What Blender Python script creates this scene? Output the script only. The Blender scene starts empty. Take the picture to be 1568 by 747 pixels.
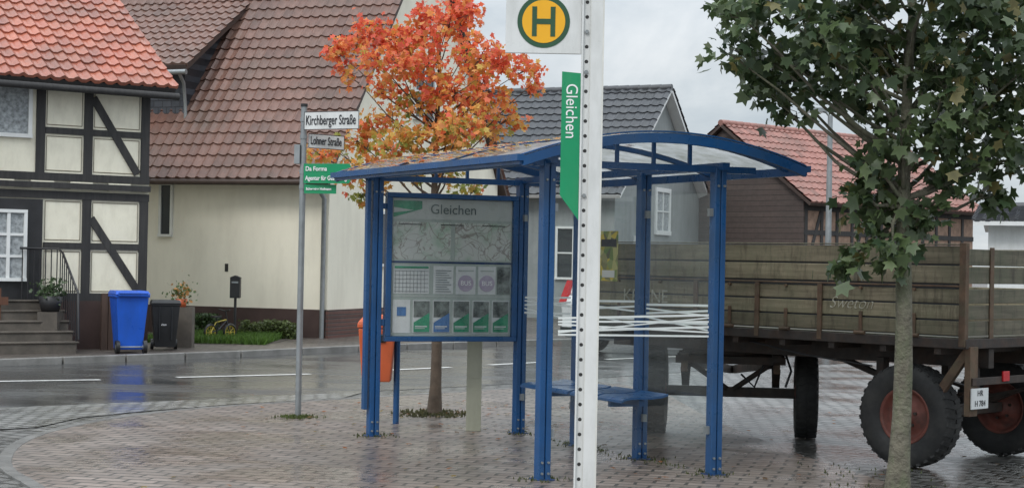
import bpy, math, random
import numpy as np
from mathutils import Matrix, Vector
random.seed(7); rng=np.random.default_rng(11)
S=bpy.context.scene
S.view_settings.view_transform='Standard'; S.view_settings.look='None'; S.view_settings.exposure=0
R=math.radians
def link(o,parent=None):
    S.collection.objects.link(o)
    if parent: o.parent=parent
    return o
def empty(name,loc=(0,0,0),rz=0):
    e=bpy.data.objects.new(name,None); e.empty_display_size=.2
    e.location=loc; e.rotation_euler=(0,0,rz); return link(e)
# ------------------------------------------------------------ materials
def nt(name):
    m=bpy.data.materials.new(name); m.use_nodes=True
    n=m.node_tree; b=n.nodes['Principled BSDF']; return m,n,b
def node(n,t,**k):
    x=n.nodes.new(t)
    for a,v in k.items(): setattr(x,a,v)
    return x
def ramp(n,fac,stops):
    r=node(n,'ShaderNodeValToRGB'); el=r.color_ramp.elements
    while len(el)<len(stops): el.new(.5)
    for e,(p,c) in zip(el,stops):
        e.position=p; e.color=(c[0],c[1],c[2],1) if hasattr(c,'__len__') else (c,c,c,1)
    n.links.new(fac,r.inputs[0]); return r.outputs[0]
def noise(n,vec,scale,detail=5,rough=.6,dist=0):
    t=node(n,'ShaderNodeTexNoise'); t.inputs['Scale'].default_value=scale
    t.inputs['Detail'].default_value=detail; t.inputs['Roughness'].default_value=rough
    t.inputs['Distortion'].default_value=dist
    n.links.new(vec,t.inputs['Vector']); return t.outputs['Fac']
def mixc(n,fac,a,b,mode='MIX'):
    m=node(n,'ShaderNodeMix',data_type='RGBA',blend_type=mode)
    for s,i in ((fac,0),(a,6),(b,7)):
        if hasattr(s,'links') or hasattr(s,'is_output'): n.links.new(s,m.inputs[i])
        elif i==0: m.inputs[0].default_value=s
        else: m.inputs[i].default_value=(s[0],s[1],s[2],1)
    return m.outputs[2]
def coord(n,scale=(1,1,1),rot=(0,0,0),kind='Object'):
    tc=node(n,'ShaderNodeTexCoord'); mp=node(n,'ShaderNodeMapping')
    mp.inputs['Scale'].default_value=scale; mp.inputs['Rotation'].default_value=rot
    n.links.new(tc.outputs[kind],mp.inputs[0]); return mp.outputs[0]
def bump(n,b,h,strength=.3,dist=.01):
    bp=node(n,'ShaderNodeBump'); bp.inputs['Strength'].default_value=strength; bp.inputs['Distance'].default_value=dist
    n.links.new(h,bp.inputs['Height']); n.links.new(bp.outputs[0],b.inputs['Normal'])
def sc(c,k): return tuple(min(1,x*k) for x in c)
def pm(name,col,rough=.6,var=.18,scale=4,bmp=.15,bscale=60,metal=0,dirt=None,dscale=(2,2,.5),damt=.5,bd=.004):
    m,n,b=nt(name); v=coord(n)
    f=noise(n,v,scale)
    c=ramp(n,f,[(.3,sc(col,1-var)),(.7,sc(col,1+var))])
    if dirt:
        v2=coord(n,dscale); f2=noise(n,v2,2.2,8,.68)
        r=ramp(n,f2,[(.45,0),(.75,damt)])
        c=mixc(n,r,c,dirt)
    n.links.new(c,b.inputs['Base Color'])
    fr=noise(n,v,scale*3)
    n.links.new(ramp(n,fr,[(.3,max(0,rough-.1)),(.7,min(1,rough+.1))]),b.inputs['Roughness'])
    b.inputs['Metallic'].default_value=metal
    if bmp: bump(n,b,noise(n,v,bscale,3),bmp,bd)
    return m
def tilemat(name,c1,c2,c3,rough=.5,moss=(.06,.06,.04),mamt=.5):
    m,n,b=nt(name)
    tc=node(n,'ShaderNodeTexCoord'); fl=node(n,'ShaderNodeVectorMath',operation='FLOOR')
    n.links.new(tc.outputs['UV'],fl.inputs[0]); wn=node(n,'ShaderNodeTexWhiteNoise',noise_dimensions='3D')
    n.links.new(fl.outputs[0],wn.inputs['Vector'])
    c=ramp(n,wn.outputs['Value'],[(0,c1),(.55,c2),(1,c3)])
    v=coord(n); f=noise(n,v,.9,8,.7)
    c=mixc(n,ramp(n,f,[(.42,0),(.70,mamt)]),c,moss)
    f3=noise(n,v,14,4); c=mixc(n,.5,c,ramp(n,f3,[(.3,.55),(.7,1.0)]),'MULTIPLY')
    n.links.new(c,b.inputs['Base Color']); b.inputs['Roughness'].default_value=rough
    bump(n,b,noise(n,v,50,3),.2,.004)
    return m
def brickmat(name,c1,c2,mortar,bw,bh,ms,rough=(.2,.55),rot=0,bumpd=.008,wet=True,grime=(.05,.05,.045),kind='Object',vert=False,offset=.5,gamt=.6):
    m,n,b=nt(name)
    v=coord(n,(1,1,1),(R(90) if vert else 0,0,rot))
    if not vert:
        nv=node(n,'ShaderNodeTexNoise'); nv.inputs['Scale'].default_value=2.5
        n.links.new(v,nv.inputs['Vector'])
        ad=node(n,'ShaderNodeVectorMath',operation='MULTIPLY_ADD'); ad.inputs[1].default_value=(.05,.05,0)
        n.links.new(nv.outputs['Color'],ad.inputs[0]); n.links.new(v,ad.inputs[2]); v=ad.outputs[0]
    t=node(n,'ShaderNodeTexBrick',offset=offset); t.inputs['Scale'].default_value=1
    t.inputs['Color1'].default_value=(*c1,1); t.inputs['Color2'].default_value=(*c2,1); t.inputs['Mortar'].default_value=(*mortar,1)
    t.inputs['Brick Width'].default_value=bw; t.inputs['Row Height'].default_value=bh
    t.inputs['Mortar Size'].default_value=ms; t.inputs['Mortar Smooth'].default_value=.3; t.inputs['Bias'].default_value=0
    n.links.new(v,t.inputs['Vector'])
    g=noise(n,v,.55,8,.65); c=mixc(n,ramp(n,g,[(.42,0),(.7,gamt)]),t.outputs['Color'],grime)
    g2=noise(n,v,9,5); c=mixc(n,.6,c,ramp(n,g2,[(.3,.6),(.7,1)]),'MULTIPLY')
    if not vert:
        c=mixc(n,ramp(n,t.outputs['Fac'],[(0,0),(1,.75)]),c,mortar)
        g3=noise(n,v,.33,6,.6,.5); c=mixc(n,1,c,ramp(n,g3,[(.36,.68),(.56,1)]),'MULTIPLY')
    n.links.new(c,b.inputs['Base Color'])
    w=noise(n,v,.8,6,.6,.4)
    n.links.new(ramp(n,w,[(.38,rough[0]),(.62,rough[1])]),b.inputs['Roughness'])
    inv=node(n,'ShaderNodeMath',operation='SUBTRACT'); inv.inputs[0].default_value=1
    n.links.new(t.outputs['Fac'],inv.inputs[1])
    ad=node(n,'ShaderNodeMath',operation='MULTIPLY_ADD'); ad.inputs[1].default_value=.35
    n.links.new(noise(n,v,12,3),ad.inputs[0]); n.links.new(inv.outputs[0],ad.inputs[2])
    bump(n,b,ad.outputs[0],.8,bumpd)
    return m
def woodmat(name,c1,c2,moss=None,rough=.75,axis=0,mamt=.7):
    m,n,b=nt(name)
    s=[14,14,14]; s[axis]=.8
    v=coord(n,tuple(s)); f=noise(n,v,1.5,8,.7,.3)
    c=ramp(n,f,[(.3,c1),(.7,c2)])
    v2=coord(n)
    if moss:
        g=noise(n,v2,2.2,8,.7); c=mixc(n,ramp(n,g,[(.40,0),(.60,mamt)]),c,moss)
        g=noise(n,coord(n,(6,6,1.2)),1.7,8,.75); c=mixc(n,ramp(n,g,[(.50,0),(.66,.75)]),c,sc(c1,.45))
    g=noise(n,v2,1.1,6); c=mixc(n,.6,c,ramp(n,g,[(.3,.45),(.65,1)]),'MULTIPLY')
    n.links.new(c,b.inputs['Base Color']); b.inputs['Roughness'].default_value=rough
    bump(n,b,f,.5,.008); return m
def glassmat(name,tint=(.9,.94,.93),gl=.10,rough=.02,d0=.0,d1=.05):
    m=bpy.data.materials.new(name); m.use_nodes=True; n=m.node_tree; n.nodes.clear()
    o=node(n,'ShaderNodeOutputMaterial'); t=node(n,'ShaderNodeBsdfTransparent'); t.inputs[0].default_value=(*tint,1)
    g=node(n,'ShaderNodeBsdfGlossy'); g.inputs['Roughness'].default_value=rough
    lw=node(n,'ShaderNodeFresnel'); lw.inputs[0].default_value=1.4
    ad=node(n,'ShaderNodeMath',operation='MULTIPLY_ADD'); ad.inputs[1].default_value=.6; ad.inputs[2].default_value=gl*.3; n.links.new(lw.outputs[0],ad.inputs[0])
    mi=node(n,'ShaderNodeMath',operation='MINIMUM'); mi.inputs[1].default_value=.08; n.links.new(ad.outputs[0],mi.inputs[0])
    mx=node(n,'ShaderNodeMixShader'); n.links.new(mi.outputs[0],mx.inputs[0]); n.links.new(t.outputs[0],mx.inputs[1]); n.links.new(g.outputs[0],mx.inputs[2])
    df=node(n,'ShaderNodeBsdfDiffuse'); df.inputs[0].default_value=(.55,.62,.62,1)
    mx2=node(n,'ShaderNodeMixShader'); v=coord(n); f=noise(n,v,2,6)
    n.links.new(ramp(n,f,[(.35,d0),(.75,d1)]),mx2.inputs[0]); n.links.new(mx.outputs[0],mx2.inputs[1]); n.links.new(df.outputs[0],mx2.inputs[2])
    n.links.new(mx2.outputs[0],o.inputs[0]); return m
def leafmat(name,trans=.35,rough=.45):
    m=bpy.data.materials.new(name); m.use_nodes=True; n=m.node_tree
    b=n.nodes['Principled BSDF']; o=n.nodes['Material Output']
    a=node(n,'ShaderNodeAttribute',attribute_name='Col'); n.links.new(a.outputs['Color'],b.inputs['Base Color'])
    b.inputs['Roughness'].default_value=rough
    t=node(n,'ShaderNodeBsdfTranslucent'); n.links.new(a.outputs['Color'],t.inputs[0])
    mx=node(n,'ShaderNodeMixShader'); mx.inputs[0].default_value=trans
    n.links.new(b.outputs[0],mx.inputs[1]); n.links.new(t.outputs[0],mx.inputs[2]); n.links.new(mx.outputs[0],o.inputs[0]); return m

M_blue=pm('blue_paint',(.008,.068,.20),.32,.15,3,.05,80,dirt=(.06,.09,.11),damt=.4)
M_blued=pm('blue_paint_dark',(.004,.03,.11),.4,.2,3,.05)
M_glass=glassmat('shelter_glass',(.95,.97,.96),.0,.03,.0,.05)
M_cglass=glassmat('case_glass',(.97,.98,.98),.05,.03,0,.04)
M_white=pm('white_paint',(.66,.67,.66),.35,.05,3,.03,50,dirt=(.30,.31,.28),damt=.45)
M_offwhite=pm('offwhite',(.62,.62,.58),.5,.08)
M_stripe=pm('etched_stripe',(.8,.84,.82),.6,.04,3,0)
M_galv=pm('galvanised_steel',(.30,.32,.33),.42,.15,6,.05,90,metal=.55,dirt=(.16,.17,.15),damt=.5)
M_dark=pm('dark_metal',(.02,.02,.022),.45,.3)
M_black=pm('black_plastic',(.016,.017,.018),.42,.2,4,.1)
M_hole=pm('hole_dark',(.03,.03,.03),.8,.1)
M_green=pm('sign_green',(.0,.25,.10),.35,.08,3,0,dirt=(.1,.3,.15),damt=.25)
M_hgreen=pm('h_green',(.02,.075,.035),.4,.1,3,0)
M_yellow=pm('h_yellow',(.80,.40,.01),.4,.05,3,0)
M_ink=pm('sign_ink',(.015,.015,.02),.5,.05,3,0)
M_txtw=pm('sign_text_white',(.8,.8,.8),.5,.03,3,0)
M_cream=pm('cream_render',(.78,.74,.62),.85,.05,.8,.25,120,dirt=(.52,.48,.39),dscale=(1.2,1.2,.35),damt=.38)
M_infill=pm('timber_infill',(.82,.78,.64),.85,.06,1.5,.3,70,dirt=(.50,.46,.36),dscale=(2.5,2.5,1),damt=.45)
M_bead=pm('panel_bead',(.22,.19,.14),.8,.15)
M_timber=woodmat('dark_timber',(.022,.022,.024),(.055,.052,.05),axis=2)
M_edge=pm('verge_brown',(.06,.04,.033),.6,.2)
M_tred=tilemat('red_tiles',(.42,.13,.085),(.50,.17,.105),(.30,.10,.07),.34,(.20,.11,.085),.75)
M_tbrown=tilemat('brown_tiles',(.18,.092,.070),(.22,.118,.09),(.14,.072,.056),.42,(.10,.075,.06),.7)
M_tgrey=tilemat('grey_tiles',(.045,.05,.058),(.062,.066,.075),(.034,.038,.045),.45,(.06,.06,.055),.4)
M_tred2=tilemat('barn_tiles',(.30,.13,.105),(.36,.165,.135),(.23,.105,.085),.6,(.18,.12,.10),.8)
M_slate=brickmat('slate_shingle',(.045,.05,.062),(.075,.08,.095),(.02,.02,.025),.2,.13,.008,(.35,.5),0,.01,grime=(.04,.045,.05),vert=True)
M_plinth=pm('plinth_brown',(.055,.032,.028),.7,.25,2,.3,40)
M_brickw=brickmat('plinth_brick',(.11,.05,.04),(.16,.07,.055),(.08,.07,.065),.24,.075,.01,(.6,.8),0,.008,vert=True,grime=(.06,.04,.035))
M_stone=pm('step_stone',(.10,.085,.07),.6,.35,3,.4,20,dirt=(.04,.04,.035),dscale=(2,2,2))
M_greyw=pm('grey_render',(.27,.29,.29),.85,.12,1.2,.3,60,dirt=(.16,.17,.16),dscale=(1.2,1.2,.3),damt=.6)
M_barnw=brickmat('barn_cladding',(.085,.062,.055),(.105,.078,.068),(.05,.04,.035),6,.16,.012,(.7,.85),0,.01,vert=True,grime=(.06,.05,.045))
M_brickinf=pm('brick_infill',(.25,.165,.12),.85,.35,5,.3,30)
M_win=pm('window_pane',(.025,.03,.035),.08,.3,1,0)
M_curtain=pm('lace_curtain',(.30,.32,.33),.8,.5,16,.4,60)
M_frame=pm('window_frame',(.72,.73,.72),.45,.05)
M_binblue=pm('blue_bin_plastic',(.012,.10,.55),.35,.12,3,.05,60,dirt=(.02,.06,.2),damt=.4)
M_binred=pm('orange_bin_plastic',(.60,.12,.04),.4,.15,3,.05,dirt=(.2,.06,.03),damt=.4)
M_beige=pm('beige_cabinet',(.36,.36,.28),.55,.1,3,.05,dirt=(.14,.15,.1),damt=.4)
M_bark=pm('bark_grey',(.13,.12,.09),.9,.45,9,1.0,30,dirt=(.11,.14,.07),dscale=(4,4,1.5),damt=.85,bd=.02)
M_barkd=pm('bark_brown',(.10,.075,.055),.9,.35,8,.7,35,bd=.01)
M_planks=[woodmat('trailer_planks_%s'%k,sc((.13,.105,.065),f),sc((.40,.34,.23),f),sc((.145,.14,.085),f),axis=0,mamt=.7) for k,f in (('a',1.25),('b',1.0),('c',.78))]
M_plankd=woodmat('trailer_planks_dark',(.09,.078,.055),(.24,.21,.15),(.09,.10,.06),axis=1,mamt=.75)
M_rust=pm('rusty_steel',(.11,.065,.04),.75,.5,6,.5,40,dirt=(.09,.085,.05),dscale=(3,3,3),damt=.85)
M_chassis=pm('chassis_steel',(.035,.028,.024),.7,.4,6,.4,30,dirt=(.09,.045,.025),dscale=(3,3,3),damt=.6)
M_tyre=pm('tyre_rubber',(.022,.022,.022),.75,.3,6,.3,40,dirt=(.06,.057,.05),dscale=(3,3,3),damt=.6)
M_rim=pm('red_rim',(.17,.05,.035),.65,.3,6,.2,30,dirt=(.05,.032,.026),dscale=(4,4,4),damt=.9)
M_soil=pm('soil',(.05,.04,.03),.9,.3)
M_carw=pm('car_paint_white',(.72,.73,.74),.2,.03,2,0)
M_red=pm('taillight_red',(.45,.01,.015),.15,.1,2,0)

m=bpy.data.materials.new('roof_polycarbonate'); m.use_nodes=True; n=m.node_tree; b=n.nodes['Principled BSDF']; o=n.nodes['Material Output']
v=coord(n); f=noise(n,v,3,8,.7)
c=ramp(n,f,[(.35,(.30,.31,.28)),(.65,(.60,.62,.63))]); n.links.new(c,b.inputs['Base Color']); b.inputs['Roughness'].default_value=.22
t=node(n,'ShaderNodeBsdfTranslucent'); n.links.new(c,t.inputs[0]); mx=node(n,'ShaderNodeMixShader'); mx.inputs[0].default_value=.5
n.links.new(b.outputs[0],mx.inputs[1]); n.links.new(t.outputs[0],mx.inputs[2]); n.links.new(mx.outputs[0],o.inputs[0]); M_poly=m
# ------------------------------------------------------------ builder
class B:
    def __init__(s,M=None): s.v=[];s.f=[];s.mi=[];s.sm=[];s.mats=[];s.M=M or Matrix.Identity(4)
    def mid(s,m):
        if m not in s.mats: s.mats.append(m)
        return s.mats.index(m)
    def add(s,vs,fs,mat,smooth=False):
        o=len(s.v); s.v+= [tuple(s.M@Vector(p)) for p in vs]
        k=s.mid(mat)
        for f in fs: s.f.append([i+o for i in f]); s.mi.append(k); s.sm.append(smooth)
    def box(s,x0,x1,y0,y1,z0,z1,mat):
        vs=[(x,y,z) for z in (z0,z1) for y in (y0,y1) for x in (x0,x1)]
        s.add(vs,[(0,2,3,1),(4,5,7,6),(0,1,5,4),(2,6,7,3),(0,4,6,2),(1,3,7,5)],mat)
    def beam(s,p0,p1,w,h,mat,up=(0,0,1)):
        p0=Vector(p0);p1=Vector(p1);d=(p1-p0).normalized();u=Vector(up)
        if abs(d.dot(u))>.98:u=Vector((0,1,0))
        a=d.cross(u).normalized();c=a.cross(d).normalized()
        vs=[]
        for p in (p0,p1):
            for i,j in((-1,-1),(1,-1),(1,1),(-1,1)): vs.append(p+a*(i*w/2)+c*(j*h/2))
        s.add(vs,[(0,3,2,1),(4,5,6,7),(0,1,5,4),(1,2,6,5),(2,3,7,6),(3,0,4,7)],mat)
    def cyl(s,p0,p1,r0,mat,r1=None,n=12,smooth=True,caps=True):
        r1=r0 if r1 is None else r1
        p0=Vector(p0);p1=Vector(p1);d=(p1-p0).normalized();u=Vector((0,0,1)) if abs(d.z)<.95 else Vector((1,0,0))
        a=d.cross(u).normalized();c=d.cross(a)
        vs=[];
        for p,r in((p0,r0),(p1,r1)):
            for i in range(n):
                t=2*math.pi*i/n; vs.append(p+a*(r*math.cos(t))+c*(r*math.sin(t)))
        s.add(vs,[(i,(i+1)%n,n+(i+1)%n,n+i) for i in range(n)],mat,smooth)
        if caps:
            s.add(vs[:n],[tuple(range(n))[::-1]],mat); s.add(vs[n:],[tuple(range(n))],mat)
    def tube(s,pts,rs,mat,n=8):
        pts=[Vector(p) for p in pts]
        if not hasattr(rs,'__len__'): rs=[rs]*len(pts)
        vs=[]
        pa=None
        for k,p in enumerate(pts):
            d=(pts[min(k+1,len(pts)-1)]-pts[max(k-1,0)]).normalized()
            if pa is None:
                u=Vector((0,0,1)) if abs(d.z)<.9 else Vector((1,0,0)); pa=d.cross(u).normalized()
            else: pa=(pa-d*pa.dot(d)).normalized()
            c=d.cross(pa)
            for i in range(n):
                t=2*math.pi*i/n; vs.append(p+pa*(rs[k]*math.cos(t))+c*(rs[k]*math.sin(t)))
        fs=[]
        for k in range(len(pts)-1):
            for i in range(n): fs.append((k*n+i,k*n+(i+1)%n,(k+1)*n+(i+1)%n,(k+1)*n+i))
        s.add(vs,fs,mat,True)
        s.add(vs[:n],[tuple(range(n))[::-1]],mat); s.add(vs[-n:],[tuple(range(n))],mat)
    def lathe(s,c,axis,prof,mat,n=28,smooth=True):
        c=Vector(c);d=Vector(axis).normalized();u=Vector((0,0,1)) if abs(d.z)<.9 else Vector((1,0,0))
        a=d.cross(u).normalized();e=d.cross(a);vs=[]
        for h,r in prof:
            for i in range(n):
                t=2*math.pi*i/n; vs.append(c+d*h+a*(r*math.cos(t))+e*(r*math.sin(t)))
        fs=[]
        for k in range(len(prof)-1):
            for i in range(n): fs.append((k*n+i,k*n+(i+1)%n,(k+1)*n+(i+1)%n,(k+1)*n+i))
        s.add(vs,fs,mat,smooth)
    def prism(s,poly,off,mat):
        n=len(poly);off=Vector(off);vs=[Vector(p) for p in poly]+[Vector(p)+off for p in poly]
        s.add(vs,[tuple(range(n))[::-1],tuple(range(n,2*n))]+[(i,(i+1)%n,n+(i+1)%n,n+i) for i in range(n)],mat)
    def done(s,name,parent=None,bevel=0,fix=True):
        me=bpy.data.meshes.new(name); me.from_pydata(s.v,[],s.f)
        for m in s.mats: me.materials.append(m)
        me.polygons.foreach_set('material_index',s.mi); me.polygons.foreach_set('use_smooth',s.sm)
        me.update()
        if fix:
            import bmesh
            bm=bmesh.new(); bm.from_mesh(me); bmesh.ops.recalc_face_normals(bm,faces=bm.faces); bm.to_mesh(me); bm.free()
        o=link(bpy.data.objects.new(name,me),parent)
        if bevel:
            md=o.modifiers.new('bv','BEVEL'); md.width=bevel; md.segments=2; md.limit_method='ANGLE'; md.angle_limit=R(40)
        return o
def text(name,body,size,loc,xd,yd,mat,parent,align='LEFT',ext=.001,sx=1,bold=0):
    cu=bpy.data.curves.new(name,'FONT'); cu.body=body; cu.size=size; cu.extrude=ext; cu.align_x=align; cu.align_y='CENTER'
    cu.offset=bold; cu.space_character=1.0
    cu.materials.append(mat); o=link(bpy.data.objects.new(name,cu),parent)
    x=Vector(xd).normalized(); y=Vector(yd).normalized(); z=x.cross(y)
    mm=Matrix((( x.x*sx,y.x,z.x,loc[0]),(x.y*sx,y.y,z.y,loc[1]),(x.z*sx,y.z,z.z,loc[2]),(0,0,0,1)))
    o.matrix_local=mm; return o
def tiles(name,parent,O,U,V,N,w,l,pw,pl,mat,amp=.018,step=.03,sub=6):
    O,U,V,N=map(Vector,(O,U,V,N)); nc=max(2,int(round(w/pw*sub))); rows=int(math.ceil(l/pl))
    vs=[];fs=[];uv=[]
    for r in range(rows):
        v0=r*pl; v1=min((r+1)*pl,l); base=len(vs); rj=random.uniform(-.006,.006)
        for k,(vv,h) in enumerate(((v0,0),(v0,step),(v1,0.0))):
            for i in range(nc+1):
                u=w*i/nc; ph=(u/pw)%1.0
                a=amp*(math.cos(2*math.pi*ph)+.35*math.cos(4*math.pi*ph))
                if k==0: a-=.03
                vs.append(O+U*u+V*(vv+(rj if k<2 else 0)+.006*math.sin(int(u/pw)*12.9+r*7.3)*(k<2))+N*(h+a+.02)); uv.append((u/pw+.001,r+.5))
        for k in range(2):
            for i in range(nc):
                a=base+k*(nc+1)+i; fs.append((a,a+1,a+nc+2,a+nc+1))
    me=bpy.data.meshes.new(name); me.from_pydata([tuple(p) for p in vs],[],fs)
    ul=me.uv_layers.new(name='UVMap'); li=np.zeros(len(me.loops),dtype=np.int32); me.loops.foreach_get('vertex_index',li)
    uva=np.array(uv)[li]
    nf=len(fs); q=uva.reshape(nf,4,2); cen=q.mean(axis=1,keepdims=True); uva=np.repeat(cen,4,axis=1).reshape(-1,2)
    ul.data.foreach_set('uv',uva.ravel())
    me.materials.append(mat); me.update(); return link(bpy.data.objects.new(name,me),parent)
def sheet(name,poly,z,mat,parent=None,thick=0):
    b=B(); 
    if thick: b.prism([(x,y,z-thick) for x,y in poly],(0,0,thick),mat)
    else: b.add([(x,y,z) for x,y in poly],[tuple(range(len(poly)))],mat)
    o=b.done(name,parent)
    if not thick:
        if o.data.polygons[0].normal.z<0: o.data.flip_normals()
    return o
# ------------------------------------------------------------ camera, world, sun
cam=bpy.data.cameras.new('camera'); co=link(bpy.data.objects.new('camera',cam)); cam.lens=58.5; cam.sensor_width=36; cam.clip_end=3000; cam.clip_start=.1
co.matrix_world=Matrix.Translation((0,0,1.6))@Matrix.Rotation(R(90.595),4,'X')@Matrix.Rotation(R(1.09),4,'Z')
S.camera=co
w=bpy.data.worlds.new('World'); S.world=w; w.use_nodes=True; n=w.node_tree
bg=n.nodes['Background']; sk=node(n,'ShaderNodeTexSky'); sk.sky_type='NISHITA'; sk.sun_disc=False
sk.sun_elevation=R(48); sk.sun_rotation=R(205)
tc=node(n,'ShaderNodeTexCoord'); mp=node(n,'ShaderNodeMapping'); mp.inputs['Scale'].default_value=(1,1,2.6); n.links.new(tc.outputs['Generated'],mp.inputs[0])
f=noise(n,mp.outputs[0],4.2,7,.6,.3)
cl=ramp(n,f,[(.32,(.42,.49,.56)),(.5,(.61,.665,.71)),(.66,(.85,.88,.90))])
sp=node(n,'ShaderNodeSeparateXYZ'); n.links.new(tc.outputs['Generated'],sp.inputs[0])
mr=node(n,'ShaderNodeMapRange'); mr.inputs[1].default_value=.12; mr.inputs[2].default_value=.85; mr.inputs[3].default_value=10.3; mr.inputs[4].default_value=31; n.links.new(sp.outputs[2],mr.inputs[0])
vm=node(n,'ShaderNodeVectorMath',operation='SCALE'); n.links.new(cl,vm.inputs[0]); n.links.new(mr.outputs[0],vm.inputs[3])
mm=mixc(n,.88,sk.outputs[0],vm.outputs[0]); n.links.new(mm,bg.inputs[0]); bg.inputs[1].default_value=.1
sd=bpy.data.lights.new('sun','SUN'); sd.energy=1.4; sd.angle=R(20); sd.color=(1,.97,.93); so=link(bpy.data.objects.new('sun',sd))
dr=Vector((math.sin(R(205))*math.cos(R(48)),math.cos(R(205))*math.cos(R(48)),math.sin(R(48))))
so.rotation_euler=dr.to_track_quat('Z','Y').to_euler(); so.location=(-10,-10,30)
# ------------------------------------------------------------ ground
M_ground=brickmat('grey_setts',(.13,.13,.125),(.25,.245,.235),(.035,.035,.03),.2,.17,.022,(.10,.42),R(34),.02,grime=(.10,.095,.085))
M_brick=brickmat('brick_paving',(.17,.13,.108),(.30,.24,.205),(.05,.046,.038),.235,.135,.014,(.18,.5),R(14),.016,grime=(.19,.17,.15),gamt=.7)
M_sett=brickmat('light_setts',(.25,.25,.24),(.40,.395,.38),(.07,.07,.06),.18,.15,.02,(.15,.4),R(25),.014,grime=(.2,.2,.19))
m,n,b=nt('wet_asphalt'); v=coord(n)
f=noise(n,v,.35,7,.6); f2=noise(n,v,90,3)
c=ramp(n,f,[(.3,(.05,.051,.052)),(.7,(.09,.089,.087))]); c=mixc(n,.6,c,ramp(n,f2,[(.3,.5),(.7,1)]),'MULTIPLY'); n.links.new(c,b.inputs['Base Color'])
n.links.new(ramp(n,noise(n,coord(n,(.7,1.6,1),(0,0,R(35))),.8,6,.6,.5),[(.40,.07),(.65,.36)]),b.inputs['Roughness']); bump(n,b,f2,.22,.003); M_asph=m
sheet('ground',[(-600,-60),(600,-60),(600,900),(-600,900)],0,M_ground)
near=[(-40,1.5),(-14,12.5),(-8,15.4),(-5.27,17.0),(-3.26,18.6),(-1.73,20),(.13,21.8),(3,25.3),(7.5,29.6),(14,33.6),(22,37.5),(80,62)]
far=[(-40,6.5),(-14,18.9),(-7.2,23.2),(-4.3,26.4),(-2.66,28.7),(-.3,31.4),(3,34.3),(8,37.6),(20,43.5),(80,69)]
sheet('road',near+far[::-1],.004,M_asph)
M_pave=brickmat('far_pavement',(.12,.095,.082),(.17,.14,.12),(.05,.045,.04),.2,.1,.01,(.3,.6),R(40),.008,grime=(.09,.085,.075))
sheet('pavement',far+[(80,300),(-40,300)],.09,M_pave,thick=.16)
kb=B()
M_kerb=pm('kerb_stone',(.20,.195,.185),.45,.3,3,.3,40,dirt=(.09,.09,.08),dscale=(2,2,2))
M_edging=pm('edging_stone',(.13,.127,.12),.4,.35,3,.3,40,dirt=(.07,.07,.06),dscale=(2,2,2))
for (x0,y0),(x1,y1) in zip(far[1:-1],far[2:]):
    d=Vector((x1-x0,y1-y0,0)); L=d.length; nn=int(L/1.0) or 1
    for i in range(nn):
        a=Vector((x0,y0,.045))+d*(i/nn+.004); c2=Vector((x0,y0,.045))+d*((i+1)/nn-.004)
        kb.beam(a,c2,.14,.115,M_kerb)
kb.done('kerb',bevel=.01)
ring=[(-.6,6),(-1.5,8),(-2.5,9.8),(-3.19,11.3),(-3.7,12.3),(-4.02,13.5),(-4.1,14.6),(-3.93,15.8),(-3.5,16.9),(-2.9,17.75),(-1.9,18.8),(-.4,20.4),(1.2,22.3)]
def smooth(p,k=4):
    out=[]
    for i in range(len(p)-1):
        p0=np.array(p[max(i-1,0)]);p1=np.array(p[i]);p2=np.array(p[i+1]);p3=np.array(p[min(i+2,len(p)-1)])
        for j in range(k):
            t=j/k; out.append(tuple(.5*((2*p1)+(-p0+p2)*t+(2*p0-5*p1+4*p2-p3)*t*t+(-p0+3*p1-3*p2+p3)*t**3)))
    out.append(p[-1]); return out
ring=smooth(ring)
sheet('plaza_paving',ring+[(1.9,21),(2.1,17),(2.5,14),(3.0,11.5),(3.8,6)],.012,M_brick)
strip=[(-14,12.45),(-8,15.35),(-5.27,16.95),(-3.26,18.55),(-1.73,19.95)]
sheet('sett_strip',strip+[(-1.9,19.0),(-2.95,17.95),(-3.6,17.1),(-4.15,16.2),(-4.3,15.2),(-6,13.6),(-9.5,12.2),(-14,10.2)],.008,M_sett)
rb=B()
for (x0,y0),(x1,y1) in zip(ring[:-1],ring[1:]):
    d=Vector((x1-x0,y1-y0,0)); L=d.length; nn=max(1,int(round(L/.22)))
    for i in range(nn):
        a=Vector((x0,y0,.006))+d*(i/nn+.01/L); c2=Vector((x0,y0,.006))+d*((i+1)/nn-.01/L); rb.beam(a,c2,.1,.02,M_edging)
rb.done('paving_edging',bevel=.004)
lm=B(); M_line=pm('road_paint',(.66,.66,.64),.35,.12,6,.1,dirt=(.25,.25,.25),dscale=(5,5,5),damt=.6)
def dash(a,c,wd=.14):
    a=Vector((*a,.009));c=Vector((*c,.009));d=(c-a).normalized();p=Vector((-d.y,d.x,0))*wd/2
    lm.add([a-p,c-p,c+p,a+p],[(0,1,2,3)],M_line)
for a,c in (((-12.5,17.3),(-9,19.1)),((-7.7,19.75),(-5.17,21.05)),((-4.34,21.7),(-2.73,22.8)),((-2.05,23.6),(-.88,24.8)),((-.31,25.55),(.6,26.6)),((1.6,27.6),(3.2,29.2)),((4.6,30.4),(6.6,31.9))): dash(a,c)
lm.done('road_marking')
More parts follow.
